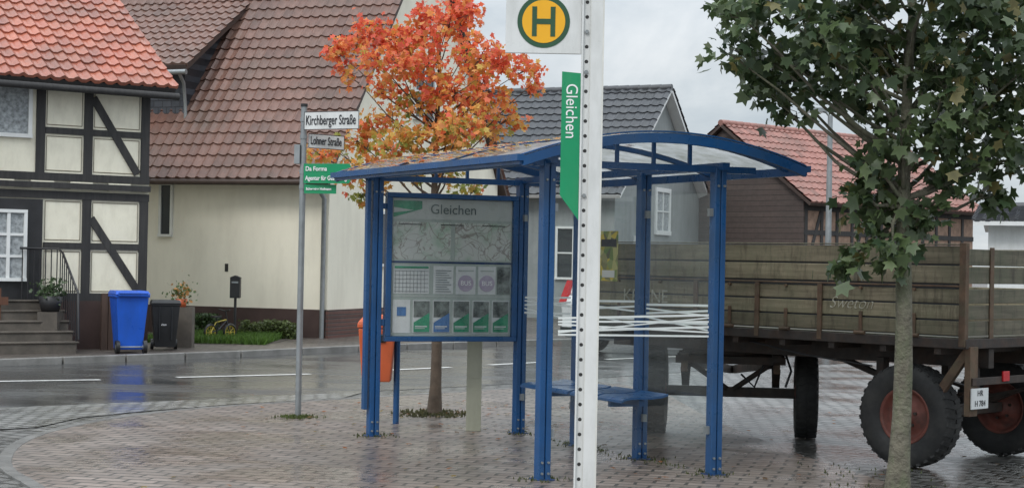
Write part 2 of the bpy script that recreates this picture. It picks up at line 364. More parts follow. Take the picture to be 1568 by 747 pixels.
# ------------------------------------------------------------ houses
def roofset(par,x0,x1,dep,eave,slope,mat,ohf=.3,ohs=.25,pw=.22,pl=.34,edge=None,amp=.018,back=True):
    a=math.atan(slope); ca,sa=math.cos(a),math.sin(a); half=dep/2; l=(half+ohf)/ca; w=x1-x0+2*ohs
    b=B()
    ez=eave-slope*ohf
    for sgn in (0,1):
        y0=-ohf if sgn==0 else dep+ohf; ym=half
        p=[(x0-ohs,y0,ez+.01),(x1+ohs,y0,ez+.01),(x1+ohs,ym,eave+slope*half+.01),(x0-ohs,ym,eave+slope*half+.01)]
        N=Vector((0,-sa if sgn==0 else sa,ca))*.09
        b.prism(p,N,edge or M_timber)
    O=Vector((x0-ohs-.03,-ohf,ez+.02))+Vector((0,-sa,ca))*.09
    tiles('roof_front',par,O,(1,0,0),(0,ca,sa),(0,-sa,ca),w+.06,l,pw,pl,mat,amp)
    if back:
        O=Vector((x1+ohs+.03,dep+ohf,ez+.02))+Vector((0,sa,ca))*.09
        tiles('roof_back',par,O,(-1,0,0),(0,-ca,sa),(0,sa,ca),w+.06,l,pw,pl,mat,amp)
    zr=eave+slope*half+.14
    k=x0-ohs
    while k<x1+ohs-.05:
        e=min(k+.36,x1+ohs); b.cyl((k,half,zr-.02),(e,half,zr),.11,mat,.1,n=10); k+=.33
    b.done('roof_structure',par); return zr
def walls(b,x0,x1,dep,eave,slope,mat,z0=-.1):
    h=dep/2; e=eave-.015
    b.prism([(x0,0,z0),(x0,dep,z0),(x0,dep,e),(x0,h,e+slope*h),(x0,0,e)],(x1-x0,0,0),mat)
def window(b,x0,x1,z0,z1,y=0,mul=1,rail=1,pane=None,fr=None,fw=.06):
    pane=pane or M_win; fr=fr or M_frame
    b.box(x0,x1,y-.012,y+.05,z0,z1,pane)
    b.box(x0-fw,x1+fw,y-.05,y+.02,z1,z1+fw,fr); b.box(x0-fw,x1+fw,y-.07,y+.02,z0-fw,z0,fr)
    b.box(x0-fw,x0,y-.048,y+.02,z0,z1,fr); b.box(x1,x1+fw,y-.048,y+.02,z0,z1,fr)
    for i in range(mul):
        xm=x0+(x1-x0)*(i+1)/(mul+1); b.box(xm-.025,xm+.025,y-.04,y,z0,z1,fr)
    for i in range(rail):
        zm=z0+(z1-z0)*(i+1)/(rail+1); b.box(x0,x1,y-.035,y,zm-.02,zm+.02,fr)
# --- timber framed house
h1=empty('timber_framed_house',(-5.87,26.8,0),math.atan2(.55,.834))
b=B(); walls(b,-8,0,6.4,4.4,.62,M_infill); b.box(-8.02,.02,-.04,.3,-.1,.85,M_plinth); b.done('walls',h1)
b=B(); T=M_timber
def tb(x0,x1,z0,z1,y=-.03): b.box(x0,x1,y,.05,z0,z1,T)
for z0,z1 in ((.85,.97),(2.44,2.56),(2.72,2.84),(4.22,4.4)): tb(-8,0,z0,z1,-.035)
tb(-8,0,2.60,2.69,-.10)
for x in np.arange(-7.9,.1,.62): b.box(x-.22,min(x+.14,-.02),-.05,0,2.588,2.712,M_infill)
for x in (-.08,-1.02,-1.78,-3.0,-3.9,-5,-6,-7): 
    tb(x-.07,x+.07,2.84,4.22)
    if x!=-1.78 : tb(x-.07,x+.07,.97,2.44)
for x0,x1 in ((-.95,-.15),(-1.7,-1.09)): tb(x0,x1,1.66,1.76,-.028); tb(x0,x1,3.45,3.55,-.028)
def brace(xa,za,xb,zb): b.beam((xa,0,za),(xb,0,zb),.062,.12,T)
brace(-.95,4.05,-.2,2.88); brace(-.95,2.15,-.15,1.0)
def bead(xa,xb,za,zb):
    for p,q in (((xa,za),(xb,za)),((xa,zb),(xb,zb)),((xa,za),(xa,zb)),((xb,za),(xb,zb))): b.beam((p[0],-.002,p[1]),(q[0],-.002,q[1]),.008,.014,M_bead)
for xa,xb in ((-.92,-.18),(-1.68,-1.12)):
    for za,zb in ((2.88,3.41),(3.59,4.18),(1.0,1.62),(1.8,2.4)): bead(xa,xb,za,zb)
b.done('timber_frame',h1)
b=B(); window(b,-2.62,-1.98,3.42,4.12,mul=0,rail=0,pane=M_curtain); 
window(b,-3.7,-3.2,3.4,4.12); 
b.box(-2.9,-1.73,-.05,.05,.86,2.42,M_dark)
window(b,-2.5,-2.03,1.2,2.2,y=-.06,mul=1,rail=2,pane=M_curtain,fw=.05)
b.box(-2.95,-1.70,-.09,.0,.80,.86,M_stone); b.done('windows_and_door',h1)
roofset(h1,-8,0,6.4,4.4,.62,M_tred,ohf=.38,ohs=.26,pw=.21,pl=.30,amp=.022)
b=B()
b.tube([(-8.3,-.5,4.14),(.28,-.5,4.12)],.055,M_timber); b.done('gutter',h1)
b=B(); SX=-1.5
for i in range(5): b.box(-3.6,SX,-1.1+i*.2,-.9+i*.2 if i<4 else -.05,-.1,.09+.15*(i+1),M_stone)
for i in range(5): b.box(-3.63,SX+.03,-1.12+i*.2,-.87+i*.2 if i<4 else -.1,.09+.15*(i+1),.09+.15*(i+1)+.03,M_stone)
b.done('steps',h1,bevel=.01)
b=B()
b.tube([(-2.1,-.15,1.66),(SX,-.15,1.66),(SX,-.35,1.6),(SX,-1.1,1.0),(SX,-1.16,.3)],.018,M_dark)
for i in range(7): x=-2.06+i*.09; b.cyl((x,-.15,.86),(x,-.15,1.64),.009,M_dark,n=6)
for i in range(9):
    y=-.25-i*.1; z=1.62-max(0,(-.3-y))*.8; b.cyl((SX,y,max(.2,z-.75)),(SX,y,z),.009,M_dark,n=6)
b.done('railing',h1)
# --- rendered house
h2=empty('rendered_house',(-3.45,31.3,0),R(-20))
b=B(); walls(b,-9,0,9,3.4,1.2,M_cream); b.done('walls',h2)
b=B(); b.box(-9,.0,-.05,.1,-.1,.62,M_plinth); b.M=Matrix.Rotation(R(90),4,'Z'); b.box(-.05,9,-.05,.1,-.1,.62,M_brickw); b.M=Matrix.Identity(4); b.done('plinth',h2)
roofset(h2,-9,0,9,3.4,1.2,M_tbrown,ohf=.35,ohs=.15,pw=.22,pl=.30,edge=M_edge,amp=.022)
b=B()
window(b,-3.63,-3.42,2.0,2.95,mul=0,rail=0,fr=M_offwhite,fw=.05)
b.M=Matrix.Rotation(R(90),4,'Z'); window(b,2.2,2.9,1.5,2.5,mul=0,rail=0); window(b,5.4,6.3,1.6,2.7); window(b,3.9,4.9,4.6,5.7); b.M=Matrix.Identity(4)
for x in (-2.2,): b.box(x,x+.07,-.01,.02,1.3,1.45,M_dark)
b.done('windows',h2)
b=B(); b.tube([(-9.2,-.42,3.02),(.2,-.42,3.0)],.06,M_edge); b.tube([(-.1,-.42,3.0),(-.06,-.3,2.85),(-.06,-.1,2.7),(-.06,-.1,0)],.045,M_galv); b.done('gutter',h2)
dz=.64
b=B(); xr=-3.6
b.prism([(xr,.7,3.4+1.2*.7),(xr,.7,5.45),(xr,2.85,6.83)],(-3.6,0,0),M_slate); 
b.done('dormer',h2)
a=math.atan(dz)
b=B(); b.prism([(xr+.25,.35,5.24),(xr+.25,2.95,6.9),(xr-4,2.95,6.9),(xr-4,.35,5.24)],(0,-.05,.1),M_edge)
b.tube([(xr-4,.28,5.2),(xr+.28,.28,5.2)],.055,M_galv); b.tube([(xr+.12,.28,5.18),(xr+.1,.5,5.0),(xr+.08,.62,4.5),(xr+.08,.62,4.2)],.035,M_galv); b.done('dormer_roof_deck',h2)
tiles('dormer_roof',h2,(xr-4,.33,5.35),(1,0,0),(0,math.cos(a),math.sin(a)),(0,-math.sin(a),math.cos(a)),4.28,3.1,.22,.30,M_tbrown,.022)
# --- grey house
h3=empty('grey_house',(2.7,44,0),math.atan2(-.4,.917))
b=B(); walls(b,-7,0,7.5,3.6,.77,M_greyw); b.done('walls',h3)
roofset(h3,-7,0,7.5,3.6,.77,M_tgrey,ohf=.4,ohs=.3,pw=.28,pl=.36,edge=M_frame)
b=B(); 
for x in (-5.8,-4,-1.6): window(b,x,x+.9,1.2,2.5)
b.M=Matrix.Rotation(R(90),4,'Z'); window(b,3.4,4.5,2.55,3.65,pane=M_curtain,fw=.12); window(b,1.6,2.5,1.1,2.3); b.M=Matrix.Identity(4); b.tube([(.1,7.6,3.4),(.12,7.55,0)],.05,M_galv); b.done('windows',h3)
# --- barn
h4=empty('barn',(8.4,48,0),math.atan2(.68,.73))
b=B(); walls(b,0,9,6,3.6,.717,M_brickinf); b.done('walls',h4)
b=B(); b.M=Matrix.Rotation(R(-90),4,'Z'); b.prism([(-6.02,-.04,0),(.02,-.04,0),(.02,-.04,3.56),(-3,-.04,5.72),(-6.02,-.04,3.56)],(0,.05,0),M_barnw); b.M=Matrix.Identity(4); b.done('cladding',h4)
b=B(); 
for x in np.arange(0.1,9,.75): b.box(x-.06,x+.06,-.03,.05,0,3.5,M_timber)
for z in (.4,1.6,2.6,3.3): b.box(0,9,-.028,.05,z-.07,z+.07,M_timber)
for x in (.2,2.4,4.7): b.beam((x,0,1.7),(x+.6,0,3.2),.05,.12,M_timber)
b.done('timber_frame',h4)
roofset(h4,0,9,6,3.6,.717,M_tred2,ohf=.35,ohs=.2,pw=.26,pl=.36,edge=M_edge)
# --- white building
h5=empty('white_building',(10.3,36,0),R(-18))
b=B(); walls(b,0,9,6,2.6,.12,M_white); b.box(0,9,-.06,.05,1.5,1.62,M_green); window(b,2,3.4,1.2,2.1); window(b,5,6.4,1.2,2.1); b.done('walls',h5)
roofset(h5,0,9,6,2.6,.12,M_tgrey,ohf=.4,ohs=.3,edge=M_frame)
# ------------------------------------------------------------ bus shelter
Wx=Vector((.939,.344,0)); Ly=Vector((-.468,.884,0))
SK=Matrix(((Wx.x,Ly.x,0,0),(Wx.y,Ly.y,0,0),(0,0,1,0),(0,0,0,1)))
sh=empty('bus_shelter',(.252,12.18,0))
LX=1.395; LY=3.145
b=B(SK)
posts={'A':(0,LY),'E':(LX,LY),'B':(0,0),'C':(LX,0),'G':(LX,2.1),'D':(LX,1.05)}
for k,(x,y) in posts.items():
    wd=.034 if k!='G' else .018
    b.box(x-wd-.012,x-.005,y-.04,y+.04,.0,2.34,M_blue); b.box(x+.005,x+wd+.012,y-.04,y+.04,0,2.34,M_blue)
    b.box(x-.005,x+.005,y-.03,y+.03,0,2.34,M_blued)
    b.box(x-.07,x+.07,y-.065,y+.065,0,.02,M_blued)
    for sx in (-.025,.025): 
        for z in (.06,.14,2.2): b.cyl((x+sx,y-.04,z),(x+sx,y-.05,z),.010,M_galv,n=6)
b.box(-.10,-.065,LY-.03,LY+.03,.25,2.34,M_blue)
b.done('posts',sh,bevel=.006)
def zr(x): return 2.36+.21*(1-((x-.85)/1.15)**2)
b=B(SK)
xs=np.linspace(-.3,2.0,19)
for y in (-.2,0,1.05,2.1,LY,3.35):
    big=y in(-.2,3.35)
    for x0,x1 in zip(xs[:-1],xs[1:]):
        h=.075 if big else .04
        b.prism([(x0,y-.02,zr(x0)-h),(x1,y-.02,zr(x1)-h),(x1,y-.02,zr(x1)-.004),(x0,y-.02,zr(x0)-.004)],(0,.04,0),M_blue)
for x,h in ((-.3,.06),(2.0,.06),(.85,.035)):
    b.box(x-.02,x+.02,-.2,3.35,zr(x)-h-.004,zr(x)-.006,M_blue)
for y in (0,LY):
    b.box(-.1,LX+.3,y-.03,y+.03,2.30,2.35,M_blue)
    for x in (.25,.55,.85,1.15): b.box(x-.012,x+.012,y-.012,y+.012,2.35,zr(x)-.03,M_blue)
b.box(-.03,.03,-.1,LY+.1,2.32,2.375,M_blue); b.box(LX-.03,LX+.03,-.1,LY+.1,2.32,2.375,M_blue)
b.box(-.35,-.30,-.22,3.37,zr(-.3)-.04,zr(-.3)+.008,M_blue)
b.box(2.0,2.04,-.22,3.37,zr(2)-.04,zr(2)+.008,M_blue)
b.done('roof_frame',sh)
b=B(SK); vs=[];fs=[]
for y in (-.2,3.35):
    for x in xs: vs.append((x,y,zr(x)))
nx=len(xs); fs=[(i,i+1,nx+i+1,nx+i) for i in range(nx-1)]
b.add(vs,fs,M_poly,True); b.done('roof_panels',sh,fix=False)
b=B(SK)
for y in (-.2,1.05,2.1,3.35):
    for x0,x1 in zip(xs[:-1],xs[1:]):
        b.prism([(x0,y-.02,zr(x0)+.003),(x1,y-.02,zr(x1)+.003),(x1,y-.02,zr(x1)+.014),(x0,y-.02,zr(x0)+.014)],(0,.04,0),M_blue)
b.done('roof_cover_strips',sh)
b=B(SK)
b.add([(.05,0,.22),(LX-.05,0,.22),(LX-.05,0,2.15),(.05,0,2.15)],[(0,1,2,3)],M_glass)
for y0,y1 in ((0,1.05),(1.05,2.1),(2.1,LY)): b.add([(LX,y0+.05,.22),(LX,y1-.05,.22),(LX,y1-.05,2.15),(LX,y0+.05,2.15)],[(0,1,2,3)],M_glass)
b.done('glass_panes',sh,fix=False)
b=B(SK)
for z in (.35,2.0):
    for x in (.06,LX-.06): b.box(x-.02,x+.02,-.015,.015,z-.03,z+.03,M_galv)
    for y0,y1 in ((0,1.05),(1.05,2.1),(2.1,LY)):
        for y in (y0+.06,y1-.06): b.box(LX-.015,LX+.015,y-.02,y+.02,z-.03,z+.03,M_galv)
b.done('glass_clamps',sh)
b=B(SK)
def stripe(x0,x1,z0,z1,t,y): b.add([(x0,y,z0-t/2),(x1,y,z1-t/2),(x1,y,z1+t/2),(x0,y,z0+t/2)],[(0,1,2,3)],M_stripe)
def stripe2(y0,y1,z0,z1,t,x): b.add([(x,y0,z0-t/2),(x,y1,z1-t/2),(x,y1,z1+t/2),(x,y0,z0+t/2)],[(0,1,2,3)],M_stripe)
for k,(x0,x1,za,zb,t) in enumerate(((.1,1.33,1.19,1.22,.016),(.1,1.33,1.165,1.17,.014),(.1,1.33,1.095,1.13,.016),(.1,1.33,1.07,1.06,.014),(.1,1.33,1.145,1.09,.012),(.1,1.33,1.085,1.20,.010))):
    stripe(x0,x1,za,zb,t,-.006-.0006*k)
for (y0,y1) in ((.08,.97),(1.13,2.02),(2.2,3.05)):
    for k,(a0,a1,t) in enumerate(((1.29,1.27,.018),(1.25,1.2,.016),(1.21,1.24,.014),(1.15,1.13,.018),(1.10,1.17,.014))):
        stripe2(y0,y1,a0,a1,t,LX-.007-.0006*k)
b.done('glass_stripes',sh,fix=False)
b=B(SK)
for y0,y1 in ((.55,.93),(.98,1.36),(1.41,1.79),(1.84,2.22)):
    pr=[(1.34,.58),(1.29,.565),(1.2,.555),(1.1,.555),(1.02,.555),(.97,.545),(.94,.53)]
    for (xa,za),(xb,zb) in zip(pr[:-1],pr[1:]):
        b.prism([(xa,y0,za),(xb,y0,zb),(xb,y0,zb-.018),(xa,y0,za-.018)],(0,y1-y0,0),M_blue)
b.box(1.12,1.17,.6,2.2,.48,.53,M_blue)
for y in (1.05,2.1): b.box(1.12,LX,y-.02,y+.02,.44,.50,M_blue)
b.done('bench',sh)
m,n,bb=nt('poster_print'); v=coord(n); vo=node(n,'ShaderNodeTexVoronoi'); vo.inputs['Scale'].default_value=14; n.links.new(v,vo.inputs['Vector'])
n.links.new(ramp(n,vo.outputs['Color'],[(.2,(.6,.45,.06)),(.45,(.12,.2,.06)),(.6,(.55,.52,.2)),(.9,(.1,.1,.06))]),bb.inputs['Base Color']); M_post=m
b=B(SK); b.box(LX-.016,LX-.010,1.42,1.70,1.45,1.87,M_post); b.box(LX-.019,LX-.016,1.44,1.68,1.74,1.80,M_ink); b.box(LX-.019,LX-.016,1.46,1.66,1.48,1.54,M_offwhite); b.done('poster',sh)
M_case=pm('case_backing',(.36,.41,.38),.3,.1,2,0)  # case, header and print colours muted grey-green, glass reflection mixed into them
M_head=pm('case_header',(.44,.47,.45),.3,.05,2,0)
m,n,bb=nt('map_print'); v=coord(n)
n1=noise(n,v,5,4); base=ramp(n,n1,[(.35,(.36,.46,.37)),(.5,(.52,.55,.51)),(.7,(.56,.57,.55))])
c=base
for sc_,dd in ((3.5,1.2),(6,.8),(9,.3)):
    fz=noise(n,v,sc_,2,.4,dd); c=mixc(n,ramp(n,fz,[(.485,0),(.495,.7),(.505,.7),(.515,0)]),c,(.25,.22,.2))
n.links.new(c,bb.inputs['Base Color']); bb.inputs['Roughness'].default_value=.25; M_map=m
M_paper=pm('paper',(.58,.60,.60),.3,.08,8,0); M_pgreen=pm('print_green',(.03,.24,.13),.3,.3,6,0); M_ppurp=pm('print_lilac',(.38,.33,.42),.3,.1,6,0)
M_pphoto=pm('print_photo',(.14,.16,.15),.3,.8,14,0); M_pblue=pm('print_blue',(.06,.16,.36),.3,.3,9,0)
M_title=pm('title_grey',(.10,.13,.13),.4,.05)
AN=Matrix.Translation(Ly*LY)@Matrix.Rotation(math.atan2(Wx.y,Wx.x),4,'Z')
b=B(AN); x0,x1,z0,z1=.085,1.345,.86,2.2
b.box(x0,x1,-.05,.04,z0,z0+.045,M_blue); b.box(x0,x1,-.05,.04,z1-.045,z1,M_blue)
b.box(x0,x0+.05,-.05,.04,z0+.045,z1-.045,M_blue); b.box(x1-.05,x1,-.05,.04,z0+.045,z1-.045,M_blue)
b.box(x0+.05,x1-.05,-.01,.03,z0+.045,z1-.045,M_case)
b.box(.0,.085,-.03,.03,1.0,1.06,M_blue);b.box(.0,.085,-.03,.03,2.05,2.1,M_blue)
b.done('display_case',sh,bevel=.005)
b=B(AN); y=-.012
def q(xa,xb,za,zb,mat,yy=y): b.box(xa,xb,yy-.001,yy+.001,za,zb,mat)
q(.137,1.292,1.965,2.15,M_head); b.prism([(.15,y-.004,1.98),(.42,y-.004,2.06),(.42,y-.004,2.13),(.15,y-.004,2.13)],(0,-.001,0),M_pgreen); b.prism([(.15,y-.006,2.02),(.34,y-.006,2.045),(.15,y-.006,2.07)],(0,-.001,0),M_head)
q(.15,.70,1.60,1.94,M_map); q(.74,1.28,1.60,1.94,M_map)
q(.137,1.292,1.567,1.585,M_blued); q(.137,1.292,1.265,1.275,M_head)
for i,(xa,xb) in enumerate(((.16,.50),(.54,.73),(.755,.945),(.97,1.14),(1.155,1.28))):
    q(xa,xb,1.29,1.545,M_paper if i<4 else M_pphoto)
    if i==0:
        for k in range(6): q(xa+.01,xb-.01,1.31+k*.037,1.313+k*.037,M_title,y-.004)
        for k in range(9): q(xa+.02+k*.034,xa+.022+k*.034,1.30,1.5,M_title,y-.0065)
        q(xa+.01,xb-.01,1.52,1.54,M_pgreen,y-.009)
    if i==1:
        for k in range(10): q(xa+.02,xb-.02-.02*(k%3),1.31+k*.021,1.316+k*.021,M_title,y-.004)
    if i in(2,3): b.cyl(((xa+xb)/2,y-.002,1.39),((xa+xb)/2,y-.005,1.39),.075,M_ppurp,n=24); q(xa+.02,xb-.02,1.5,1.51,M_case,y-.004)
for i in range(6):
    xa=.16+i*.19; xb=xa+.165
    q(xa,xb,.935,1.235,M_paper)
    if i==0: q(xa+.04,xb-.04,1.09,1.17,M_pblue,y-.0045)
    else:
        q(xa+.008,xb-.008,1.08,1.225,M_pphoto,y-.0045)
        b.prism([(xa+.008,y-.008,.945),(xb-.008,y-.008,.945),(xb-.008,y-.008,1.12),(xa+.008,y-.008,1.03)],(0,-.001,0),[M_pblue,M_pgreen,M_pblue,M_pgreen,M_pgreen,M_pgreen][i])
        q(xa+.02,xb-.05,.975,.98,M_paper,y-.011); q(xa+.02,xb-.03,.99,1.0,M_paper,y-.011)
for k in range(3): q(.2+k*.4,.42+k*.4,1.915,1.922,M_ink,y-.004)
b.done('display_prints',sh)
b=B(AN); b.add([(x0+.05,-.032,z0+.045),(x1-.05,-.032,z0+.045),(x1-.05,-.032,z1-.045),(x0+.05,-.032,z1-.045)],[(0,1,2,3)],M_cglass); b.done('display_glass',sh,fix=False)
axd=AN.to_3x3()@Vector((1,0,0))
text('display_title','Gleichen',.125,AN@Vector((.72,-.018,2.055)),axd,(0,0,1),M_title,sh,'CENTER')
for xx in (.85,1.055): text('display_bus','BUS',.06,AN@Vector((xx,-.02,1.39)),axd,(0,0,1),M_txtw,sh,'CENTER')
# ------------------------------------------------------------ maple leaf cloud
LP=[(270,.22),(-18,.70),(10,.52),(36,.95),(60,.58),(90,1.0),(120,.58),(144,.95),(170,.52),(198,.70)]
tmpl=np.array([(0,0,0)]+[(r*math.cos(R(a)),r*math.sin(R(a)),-.18*r*r*(.4+.6*(r>.65))) for a,r in LP])
def leaves(name,pos,tip,size,col,mat,parent,nrm=None):
    N=len(pos); t=tip/np.linalg.norm(tip,axis=1,keepdims=True)
    if nrm is None: nrm=rng.normal(0,.75,(N,3))+np.array([0,-.35,.7])
    nn=nrm-(nrm*t).sum(1,keepdims=True)*t; nn/=np.linalg.norm(nn,axis=1,keepdims=True)
    x=np.cross(t,nn)
    asp=rng.uniform(.8,1.15,(N,1,1)); T=tmpl[None]*size[:,None,None]
    V=pos[:,None,:]+T[:,:,0:1]*x[:,None,:]*asp+T[:,:,1:2]*t[:,None,:]+T[:,:,2:3]*nn[:,None,:]*rng.uniform(-.6,1.6,(N,1,1))
    k=len(tmpl); V=V.reshape(-1,3)
    tri=np.array([(0,i,i+1 if i<k-1 else 1) for i in range(1,k)])
    F=(tri[None]+np.arange(N)[:,None,None]*k).reshape(-1,3)
    me=bpy.data.meshes.new(name); me.vertices.add(len(V)); me.vertices.foreach_set('co',V.ravel())
    me.loops.add(F.size); me.loops.foreach_set('vertex_index',F.ravel().astype(np.int32))
    me.polygons.add(len(F)); me.polygons.foreach_set('loop_start',np.arange(0,F.size,3,dtype=np.int32)); me.polygons.foreach_set('loop_total',np.full(len(F),3,dtype=np.int32))
    me.update(calc_edges=True)
    ca=me.color_attributes.new('Col','FLOAT_COLOR','POINT'); cc=np.ones((N,k,4)); cc[:,:,:3]=col[:,None,:]; cc[:,0,:3]*=.8
    ca.data.foreach_set('color',cc.ravel()); me.materials.append(mat); me.validate()
    return link(bpy.data.objects.new(name,me),parent)
def maple(base,clumps,trunk_r,trunk_h,bark,lmat,colf,lsize,dens,lean=(0,0),taper=.82):
    t=empty('maple_tree',base)
    b=B(); top=max(c[2] for c in clumps)
    tp=[];nseg=12
    for i in range(nseg+1):
        z=-.02+(top*.93)*i/nseg; tp.append(Vector((lean[0]*z+.02*math.sin(z*2.1)*(i>0),.02*math.cos(z*1.7),z)))
    rs=[trunk_r*(1.3-.3*min(1,i))*(1-taper*(i/nseg)**1.0)*random.uniform(.96,1.04) for i in range(nseg+1)]
    b.tube(tp,rs,bark,12)
    P=[];TT=[];HC=[]
    for (cx,cy,cz,r) in clumps:
        c=Vector((cx,cy,cz)); za=max(trunk_h,min(cz-.55*(abs(cx)+abs(cy))-.1,top*.85)); fi=za/(top*.93)*nseg; i0=min(nseg-1,int(fi)); a=tp[i0].lerp(tp[i0+1],fi-i0)
        mid=a.lerp(c,.5)+Vector((random.uniform(-.08,.08),random.uniform(-.08,.08),-.08+random.uniform(0,.1)))
        r0=min(rs[i0]*.45,.026)
        b.tube([a,a.lerp(mid,.5)+Vector((0,0,-.02)),mid,mid.lerp(c,.5)+Vector((0,0,.02)),c],[r0,r0*.75,r0*.55,r0*.4,r0*.2],bark,6)
        nt_=max(8,int(dens*r*r*60))
        for k in range(nt_):
            d=rng.normal(0,1,3); d/=np.linalg.norm(d); rr=r*rng.uniform(.15,1.12)**.6; p=np.array(c)+d*rr*np.array([1,1.0,.85])
            st=np.array(c.lerp(a,.15*random.random())); 
            if k%4==0: b.tube([st,(st+p)/2+rng.normal(0,.02,3),p],[.005,.0035,.0015],bark,4)
            m_=rng.integers(4,9)
            q_=p+rng.normal(0,lsize*.9,(m_,3)); P.append(q_)
            tt=d*.6+rng.normal(0,.5,(m_,3))+np.array([0,0,-.65]); TT.append(tt); HC.append(np.tile(np.array([cx,cz,rng.uniform()]),(m_,1)))
    b.done('trunk_and_limbs',t,fix=False)
    P=np.vstack(P);TT=np.vstack(TT);HC=np.vstack(HC)
    leaves('foliage',P,TT,rng.uniform(.55,1.15,len(P))*lsize,colf(P,HC),lmat,t); return t
M_leafo=leafmat('autumn_leaf',.5,.5); M_leafg=leafmat('green_leaf',.3,.4)
# crown clumps: (offset from trunk, height, radius) in centimetres
oc=[(10,402,25),(-20,399,24),(-50,395,24),(-77,395,21),(-98,385,17),(-110,375,14),(41,372,26),(65,365,21),(88,359,17),(-13,361,27),(-44,358,24),(-71,365,17),(17,331,27),(51,334,22),(68,307,19),(44,304,19),(-23,324,22),(-57,311,19),(-88,284,17),(-108,272,15),(-125,267,12),(-23,284,22),(14,287,24),(-50,277,19),(-84,246,16),(-81,228,11),(-57,257,19),(-23,252,16),(10,243,14),(37,234,10),(-98,353,11),(31,412,16),(-13,419,17),(-77,304,11),(95,345,10),(10,426,12),(-57,338,15)]
oc=[(x/100,random.uniform(-.6,.6)*(1-abs(x)/190),z/100,r/100) for x,z,r in oc]
oc+=[(random.uniform(-.6,.6),random.choice((-.8,.8))*random.uniform(.7,1),random.uniform(2.9,3.9),.2) for _ in range(5)]
def colo(P,H):
    N=len(P); pal=np.array([(.84,.15,.085),(.90,.24,.10),(.87,.36,.10),(.76,.50,.11),(.44,.46,.10),(.20,.28,.07)])
    k=(P[:,2]-2.3)/1.9; s=np.clip(3.35-3.0*k-np.abs(P[:,0])*.2+rng.normal(0,.75,N)+(H[:,2]-.5)*2.6+.1,0,5)
    i=np.floor(s).astype(int); f=(s-i)[:,None]; j=np.minimum(i+1,5); c=pal[i]*(1-f)+pal[j]*f
    return np.clip(c*rng.uniform(.75,1.12,(N,1)),0,1)
maple((-.77,17.2,0),oc,.065,2.0,M_barkd,M_leafo,colo,.052,10.5,lean=(-.01,0))
gc=[(-107,319,19),(-80,335,25),(-122,303,10),(-125,334,10),(-82,297,19),(-79,270,8),(-62,317,21),(-44,322,25),(-39,297,14),(-61,283,8),(-18,282,13),(-21,318,21),(6,327,33),(51,324,37),(24,287,29),(69,284,31),(-11,253,12),(-24,229,8),(-31,213,5),(18,249,22),(50,243,21),(77,237,21),(7,215,17),(-14,206,10),(-20,187,8),(8,190,9),(-9,172,6),(-37,164,5),(32,215,12),(66,212,10),(21,197,7),(-27,367,33),(27,382,37),(77,361,37),(-72,371,25),(96,311,33),(102,258,29),(43,270,21),(-2,268,19),(-95,308,17),(-62,299,15),(-98,287,10),(-35,335,22),(-100,345,18)]  # highest clumps lie above the view, added for shading
gc=[(x/100,random.uniform(-.5,.5)*(.4 if z<250 else 1),z/100,r/100) for x,z,r in gc]
gc+=[(random.uniform(-.4,1.0),random.choice((-1,1))*random.uniform(.6,.9),random.uniform(3.3,4.3),.33) for _ in range(4)]
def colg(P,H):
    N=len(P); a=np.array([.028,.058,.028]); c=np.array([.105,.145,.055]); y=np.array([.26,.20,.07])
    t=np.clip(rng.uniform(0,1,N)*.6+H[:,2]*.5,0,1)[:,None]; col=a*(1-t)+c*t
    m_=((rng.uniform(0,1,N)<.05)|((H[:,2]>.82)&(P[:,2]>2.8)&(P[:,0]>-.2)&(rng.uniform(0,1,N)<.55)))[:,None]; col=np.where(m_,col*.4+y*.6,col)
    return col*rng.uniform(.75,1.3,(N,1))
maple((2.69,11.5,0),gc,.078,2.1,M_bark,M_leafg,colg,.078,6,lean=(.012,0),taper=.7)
def litter(name,pts,cols,size,parent=None):
    N=len(pts); P=np.array(pts); an=rng.uniform(0,6.28,N); t=np.stack([np.cos(an),np.sin(an),np.zeros(N)],1)
    nr=np.tile(np.array([0,0,1.]),(N,1))+rng.normal(0,.12,(N,3)); return leaves(name,P,t,rng.uniform(.6,1.1,N)*size,np.array(cols),M_leafo,parent,nr)
pts=[];cols=[]
for _ in range(260):
    x=random.uniform(-3,4.2); y=random.uniform(9.5,19)
    if random.random()<.5: x=random.gauss(-.6,1.0); y=random.gauss(16.8,1.0)
    pts.append((x,y,.03)); cols.append(random.choice([(.35,.14,.05),(.3,.22,.07),(.16,.10,.05),(.4,.16,.06)]))
litter('fallen_leaves',pts,cols,.04)
pts=[];cols=[]
for _ in range(380):
    x=random.uniform(-.28,1.2); y=random.uniform(.3,3.3); 
    if random.random()<.45: x=random.uniform(-.3,.1)
    p=SK@Vector((x,y,zr(x)+.022)); pts.append(tuple(p)); cols.append(random.choice([(.6,.22,.07),(.55,.36,.1),(.5,.14,.05),(.7,.5,.3),(.3,.2,.08)]))
litter('leaf_litter_on_roof',pts,cols,.05,sh)
